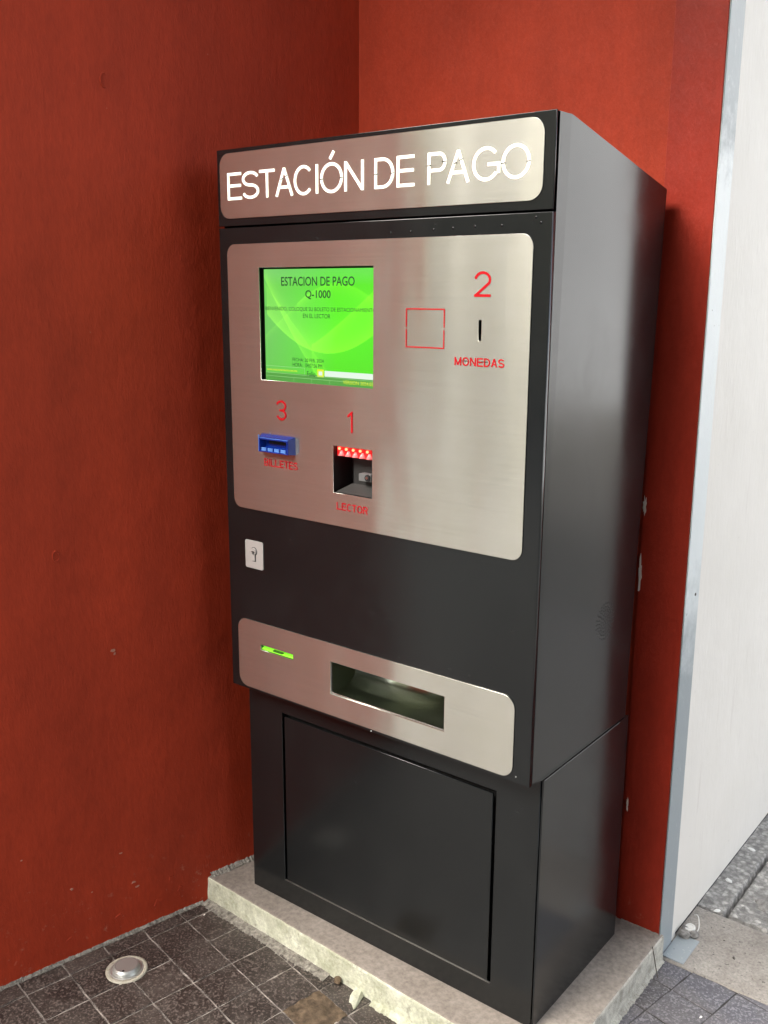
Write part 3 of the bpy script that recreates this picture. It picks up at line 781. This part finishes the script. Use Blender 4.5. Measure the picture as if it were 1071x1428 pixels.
# banknote inlet, blue
bx = (.1180, .2160, 1.1275, 1.1660)
bm = bmesh.new()
def frustum(bm, x0, x1, z0, z1, ya, yb, ins, th):
    o = [bm.verts.new(p) for p in ((x0, ya, z0), (x1, ya, z0), (x1, ya, z1), (x0, ya, z1))]
    f = [bm.verts.new(p) for p in ((x0+ins, yb, z0+ins*.3), (x1-ins, yb, z0+ins*.3), (x1-ins, yb, z1-ins), (x0+ins, yb, z1-ins))]
    g = [bm.verts.new(p) for p in ((x0+ins+th, yb, z0+ins*.3+th*.4), (x1-ins-th, yb, z0+ins*.3+th*.4), (x1-ins-th, yb, z1-ins-th), (x0+ins+th, yb, z1-ins-th))]
    h = [bm.verts.new(p) for p in ((x0+ins+th*2, ya-.002, z0+ins+th*1.4), (x1-ins-th*2, ya-.002, z0+ins+th*1.4), (x1-ins-th*2, ya-.002, z1-ins-th*1.2), (x0+ins+th*2, ya-.002, z1-ins-th*1.2))]
    for a, b in ((o, f), (f, g), (g, h)):
        for i in range(4): bm.faces.new((a[i], a[(i+1) % 4], b[(i+1) % 4], b[i]))
    bm.faces.new(h)
frustum(bm, *bx, -.0025, -.020, .006, .004)
bi = finish('banknote_inlet', bm, M['blue'], mp, KO)
bm = bmesh.new(); add_box(bm, .1420, .1900, -.0062, -.0040, 1.1460, 1.1540, .0004); finish('note_slot', bm, M['void'], bi, KO)
bm = bmesh.new()
for k in range(4): add_box(bm, .1300+.019*k, .1440+.019*k, -.0185, -.0165, 1.1300, 1.1385, .0008)
finish('inlet_rib', bm, M['bluel'], bi, KO)
bm = bmesh.new(); add_box(bm, .1235, .1255, -.0208, -.0190, 1.1610, 1.1650)
add_box(bm, .1240, .2100, -.0206, -.0200, 1.1590, 1.1600); add_box(bm, .1235, .1245, -.0206, -.0200, 1.1300, 1.1600); finish('inlet_highlight_edge', bm, M['bluel'], bi, KO)

# lock
lk = sheet('lock_plate', [rrect(.0555, .1115, .8560, .9205, .005, 5)], -.0026, .0020, M['satin'], door, KO, .0004)
bm = bmesh.new(); add_cyl(bm, (.0835, -.0040, .8965), .0082, .0078, .0030, 'Y', 24); add_box(bm, .0795, .0875, -.0055, -.0026, .8745, .8960, .0012)
lc = finish('lock_cylinder', bm, M['satin'], lk, KO)
bm = bmesh.new(); add_box(bm, .0785, .0875, -.0058, -.0052, .8950, .8966); finish('keyhole', bm, M['void'], lc, KO)
bm = bmesh.new(); add_cyl(bm, (.0838, -.0027, .8962), .0098, .0098, .0003, 'Y', 24); add_box(bm, .0780, .0892, -.0029, -.0026, .8725, .8960); finish('lock_shadow_gap', bm, M['grey'], lk, KO)

# change tray: curved steel chute inside
x0, x1, z0, z1 = tray
bm = bmesh.new(); P = []
for k in range(17):
    t = k/16; a = R(-90+125*t); P.append((.040+.050*math.cos(a), (z0+.048)+.050*math.sin(a)))
P = [(-.001, z0-.0015), (.010, z0-.0018)] + P + [(.010, z1+.012), (-.001, z1+.0025)]
A = [bm.verts.new((x0-.002, y, z)) for y, z in P]; B = [bm.verts.new((x1+.002, y, z)) for y, z in P]
for i in range(len(P)-1): bm.faces.new((A[i], A[i+1], B[i+1], B[i]))
bm.faces.new(A); bm.faces.new(B)
m = NT('dark_mirror_steel'); v = m.coord()
m.set(Base_Color=(.48, .52, .42), Metallic=1.0, Roughness=.24, Normal=m.bump(m.noise(v, 14, 2, .5), .15, .003))
tr = finish('change_tray', bm, m.m, door, KO, False)
for p in tr.data.polygons: p.use_smooth = abs(p.normal.x) < .5
sheet('tray_lip', [rrect(x0-.0035, x1+.0035, z0-.004, z1+.003), rrect(x0+.0022, x1-.0006, z0+.0030, z1-.0006, .004, 4)], -.0008, .0012, M['chrome'], tr, KO, .0003)

# ventilation/speaker holes on the right side
bm = bmesh.new()
gy, gz = .289, .810
def dot(y, z, r=.0017):
    vv = [bm.verts.new((.8006, y+r*math.cos(i*math.pi/3), z+r*math.sin(i*math.pi/3))) for i in range(6)]; bm.faces.new(vv)
dot(gy, gz)
for ring in range(1, 6):
    n = 6*ring if ring < 5 else 24
    for k in range(n):
        a = 2*math.pi*k/n + ring*.26; dot(gy+.0076*ring*math.cos(a), gz+.0076*ring*math.sin(a))
tag(finish('speaker_grille', bm, M['void'], K, KO), kind='stuff')

# ---- base cabinet
BZ = .5525
bd = (.1085, .6990, .0565, .4965)
bs = sheet('base_front', [rrect(.0, .7965, 0, BZ-.001), rrect(*bd)], S_, .0030, M['black'], K, KO, .0008)
prof_body('base_cabinet', .0015, .7965, [(S_+.022, .001), (D_-.002, .001), (D_-.002, BZ-.002), (S_+.022, BZ-.002)], M['void'], 0)
bm = bmesh.new(); add_box(bm, .7975, .8012, S_+.0035, D_, 0, BZ-.0005, .0007); finish('base_side_panel', bm, M['black'], K, KO)
bm = bmesh.new(); add_box(bm, -.0008, .0014, S_+.0035, D_, 0, BZ-.0005); finish('base_side_panel', bm, M['black'], K, KO)
dr = sheet('service_door', [rrect(bd[0]+.0065, bd[1]-.0085, bd[2]+.0014, bd[3]-.0085)], S_+.0012, .0040, M['black'], K, KO, .0011)
bm = bmesh.new(); add_box(bm, bd[0]+.001, bd[1]-.001, S_-.0003, S_+.0026, bd[2]-.0006, bd[2]+.0012); finish('bright_edge', bm, M['edge'], dr, KO)
bm = bmesh.new(); add_box(bm, .8014, .8018, S_+.006, .39, BZ-.0022, BZ-.0008); finish('bright_edge', bm, simple('lip_highlight', (.16, .16, .16), .3), K, KO)  # pale strip stands in for the highlight along the base's top lip

# ------------------------------------------------------------------ floor drain
d0 = bpy.data.objects.new('floor_drain', None); COL.objects.link(d0); d0.location = (-.060, -.302, 0)
tag(d0, 'round recessed metal floor drain in the dark tiles near the left wall', 'drain')
bm = bmesh.new(); lathe(bm, [(.0475, -.004), (.0475, .0018), (.0450, .0032), (.0385, .0030), (.0375, .0022)], (0, 0, 0), 48); finish('drain_rim', bm, M['rim'], d0, None, True)
bm = bmesh.new(); lathe(bm, [(.0380, .0032), (.0360, .0042), (.0345, .0036), (.0325, .0038), (.0300, .0090), (.0262, .0135), (.0250, .0140)], (0, 0, 0), 48)
finish('drain_cup', bm, M['drain'], d0, None, False)
bm = bmesh.new(); lathe(bm, [(.0250, .0142), (.0235, .0136), (.0225, .0122), (.0012, .0122)], (0, 0, 0), 40)
finish('drain_cap', bm, simple('drain_cap_metal', (.16, .17, .16), .5, .4), d0, None, True)
bm = bmesh.new(); add_cyl(bm, (.0120, -.0180, .0128), .0028, .0028, .003, 'Z', 14); finish('drain_screw', bm, M['void'], d0)

# ------------------------------------------------------------------ broken tile with dirt
c = UX*(.033+PU*3.5) + VX*(-.112+PV*.5)
def dirt():
    bm = bmesh.new(); n = 40; g = []
    for j in range(n+1):
        row = []
        for i in range(n+1):
            u = (i/n-.5)*PU*1.0; v = (j/n-.5)*PV*1.0; p = c + UX*u + VX*v
            r = math.hypot(u, v); h = .0006 + .006*math.exp(-(r/.026)**2) + .004*nz(p.x, p.y, 60, 1)
            row.append(bm.verts.new((p.x, p.y, h)))
        g.append(row)
    for j in range(n):
        for i in range(n): bm.faces.new((g[j][i], g[j][i+1], g[j+1][i+1], g[j+1][i]))
    o = finish('dirt_patch', bm, M['mud'], None, None, True); tag(o, kind='stuff', label='brown dirt filling the gap of a missing tile beside the plinth', cat='dirt')
dirt()
rk = rock('plaster_chunk', (.412, -.036, -.004), (.040, .014, .010), M['face'], 3); tag(rk, 'broken white plaster lump at the plinth foot beside the brown dirt', 'plaster lump')
rk = rock('plaster_chunk', (.350, -.034, .004), (.012, .009, .006), M['mud'], 5); tag(rk, 'small brown crumb lying on the dirt patch by the plinth', 'crumb')

# ------------------------------------------------------------------ corner debris on the right
fp = box('steel_floor_plate', M['trim'], (.8885, .9400, .515, .618, .0012, .0045), bev=.0008); fp.rotation_euler.z = 0
tag(fp, 'small grey steel plate on the ground below the grey corner strip', 'metal plate')
o = rock('stone_chunk', (.903, .612, .004), (.014, .011, .011), M['rock'], 2); tag(o, 'grey stone chunk on the steel plate below the corner strip', 'stone')
o = rock('stone_chunk', (.922, .628, .003), (.011, .010, .009), M['rock'], 4); tag(o, 'smaller dark stone chunk beside the pale bottle cap', 'stone')
o = rock('stone_chunk', (.896, .636, .003), (.010, .010, .008), M['rock'], 9); tag(o, 'dark crumb of rubble tucked against the white wall foot', 'stone')
bm = bmesh.new(); lathe(bm, [(.0125, 0), (.0130, .004), (.0115, .0065), (.0085, .0062), (.0075, .0050), (.0045, .0050), (.0035, .0062), (.0010, .0062)], (0, 0, 0), 28)
o = finish('bottle_cap', bm, M['paper'], None, None, False); o.location = (.908, .640, .012); o.rotation_euler = (R(14), R(-8), 0); tag(o, 'round whitish bottle cap lying among the stones by the white wall', 'bottle cap')
o = tube('thin_wire', [(.896, .700, .012), (.905, .700, .020), (.918, .676, .012), (.926, .650, .006), (.920, .640, .006)], .0013, M['paper']); tag(o, 'thin pale wire curling up from the rubble at the white wall foot', 'wire')
o = tube('dark_stick', [(.890, .4450, .068), (.898, .4420, .045), (.904, .4390, .022), (.911, .4360, .002)], .0013, M['rust']); tag(o, 'thin dark wire leaning on the right side of the plinth', 'wire')
for i, (x, y, s, lab) in enumerate(((.908, .914, .016, 'large oval white paper scrap near the white wall'), (.930, .765, .013, 'white scrap at the corner of the pebbled slab'), (.908, 1.102, .016, 'long thin white scrap farther along the white wall'),
        (1.035, .374, .006, 'small white chip on the purplish tiles at the lower right'), (.94, 1.15, .012, 'farthest pale scrap on the pebbled concrete'), (-.072, -.056, .005, 'tiny white chip on the tile beside the plinth corner'))):
    o = rock('paper_scrap', (x, y, .003), (s*.75, s*.42, s*.12), M['paper'], i+20, 2, .4); tag(o, lab, 'scrap')
for i, (x, y, s, lab) in enumerate(((1.025, .610, .006, 'dark little leaf fragment on the bare concrete'), (.985, .66, .003, 'tiny dark crumb on the concrete near the steel plate'), (1.09, .70, .0035, 'tiny dark crumb at the edge of the bare concrete'))):
    o = rock('dark_crumb', (x, y, .003), (s, s*.5, s*.4), M['rust'], i+40, 1, .4); tag(o, lab, 'crumb')
o = rock('cobble', (1.030, .880, -.006), (.045, .035, .012), M['rock'], 12, 3, .3); tag(o, 'flat rounded stone set in the pebbled concrete at the right edge', 'stone')

# peeled paint along the seam of the back wall, chips on the left wall
def flake_poly(name, pts, m, parent):
    bm = bmesh.new(); f = [bm.verts.new(p) for p in pts]; bm.faces.new(f)
    ex = bmesh.ops.extrude_face_region(bm, geom=list(bm.faces)); bmesh.ops.translate(bm, verts=[v for v in ex['geom'] if isinstance(v, bmesh.types.BMVert)], vec=(0, -.0008, 0)); return finish(name, bm, m, parent)
def vflake(x, z, w_, h_, seed):
    rnd = random.Random(seed); pts = []
    for k in range(22):
        a = 2*math.pi*k/22; r = rnd.uniform(.45, 1.2); pts.append((x+w_*r*math.cos(a), .4966, z+h_*r*math.sin(a)))
    flake_poly('paint_flake', pts, M['flake'], back)
vflake(.7815, 1.015+PH, .0045, .022, 3); vflake(.7805, .862+PH, .0050, .040, 4); vflake(.7860, .30+PH, .0025, .018, 5)
def on_left(y, z, d=0): return Vector((lw(y)+.976*d, y-.2165*d, z))
def curl(y, z, r, m, a0=60, a1=290, th=.0014):
    tube('paint_curl', [tuple(on_left(y + r*math.cos(R(a0+(a1-a0)*k/9))*.8, z + r*math.sin(R(a0+(a1-a0)*k/9))*1.4, .0006)) for k in range(10)], th, m, left)
CURL1, CURL2 = (-.164, 1.946), (-.328, .972)
CHIPS = [(-.216, .731, .006, .005), (-.212, .722, .003, .004), (-.226, .222, .004, .002), (-.199, .133, .007, .003), (-.450, .294, .003, .002), (-.346, .177, .004, .003), (-.190, .118, .006, .003), (-.30, .15, .003, .002),
         (-.011, 1.60, .0012, .006), (-.38, 1.30, .003, .003), (-.10, .10, .008, .012), (-.24, .055, .012, .010), (-.36, .05, .010, .008), (-.08, .06, .010, .014), (-.14, .05, .012, .01)]
curl(*CURL1, .010, M['red']); curl(*CURL2, .009, M['red'], 0, 330, .0013)
def chip(y, z, a, b, seed, m):
    rnd = random.Random(seed); bm = bmesh.new(); f = []; g = []
    for k in range(11):
        t = 2*math.pi*k/11; r = rnd.uniform(.5, 1.2)
        f.append(bm.verts.new(on_left(y+a*r*math.cos(t), z+b*r*math.sin(t), -.0005))); g.append(bm.verts.new(on_left(y+a*r*.9*math.cos(t), z+b*r*.9*math.sin(t), .0009)))
    for k in range(11): bm.faces.new((f[k], f[(k+1) % 11], g[(k+1) % 11], g[k]))
    bm.faces.new(g); finish('paint_chip', bm, m, left)
for k, (y, z, a, b) in enumerate(CHIPS): chip(y, z, a, b, k, M['pink'] if k < 8 else M['red'])

# ------------------------------------------------------------------ unseen street, with buildings added for reflections in steel and black paint
st = box('street', M['asphalt'], (-60, 60, -15.0, -6.2, -.039, -.02)); tag(st, kind='structure')
fb = box('added_cream_building', M['cream'], (-40, .8, -20, -16, -.04, 11.5)); tag(fb, 'unseen cream building added behind the camera for warm reflections in the steel', 'building')  # added to cap the bright sky mirrored in the steel plates
wb = box('added_white_building', M['coolwhite'], (-7, 7, 0, 3, -.04, 7.5)); wb.location = (8.0, 10.0, 0); wb.rotation_euler.z = R(-30)  # added as a bright surface for the cabinet side to reflect
tag(wb, 'unseen white building added across the street to brighten the cabinet side', 'building')
for k, (x, w_) in enumerate(((-3.2, .5), (-6.3, .5), (-9.0, .42), (-10.9, .55), (-14.0, .6), (-18.0, .6), (-24.0, .8))):  # dark strips added to put vertical bands into the steel's reflection
    box('reflected_band', M['dark'], (x-w_, x+w_, -16.0, -15.97, .25, 4.0), fb); box('reflected_band', M['dark'], (x-w_, x+w_, -16.0, -15.97, 4.6, 9.8), fb)
    box('pilaster', M['soffit'], (x+w_+.05, x+w_+.35, -16.0, -15.9, -.03, 11.2), fb)

print('objects', len(bpy.data.objects))
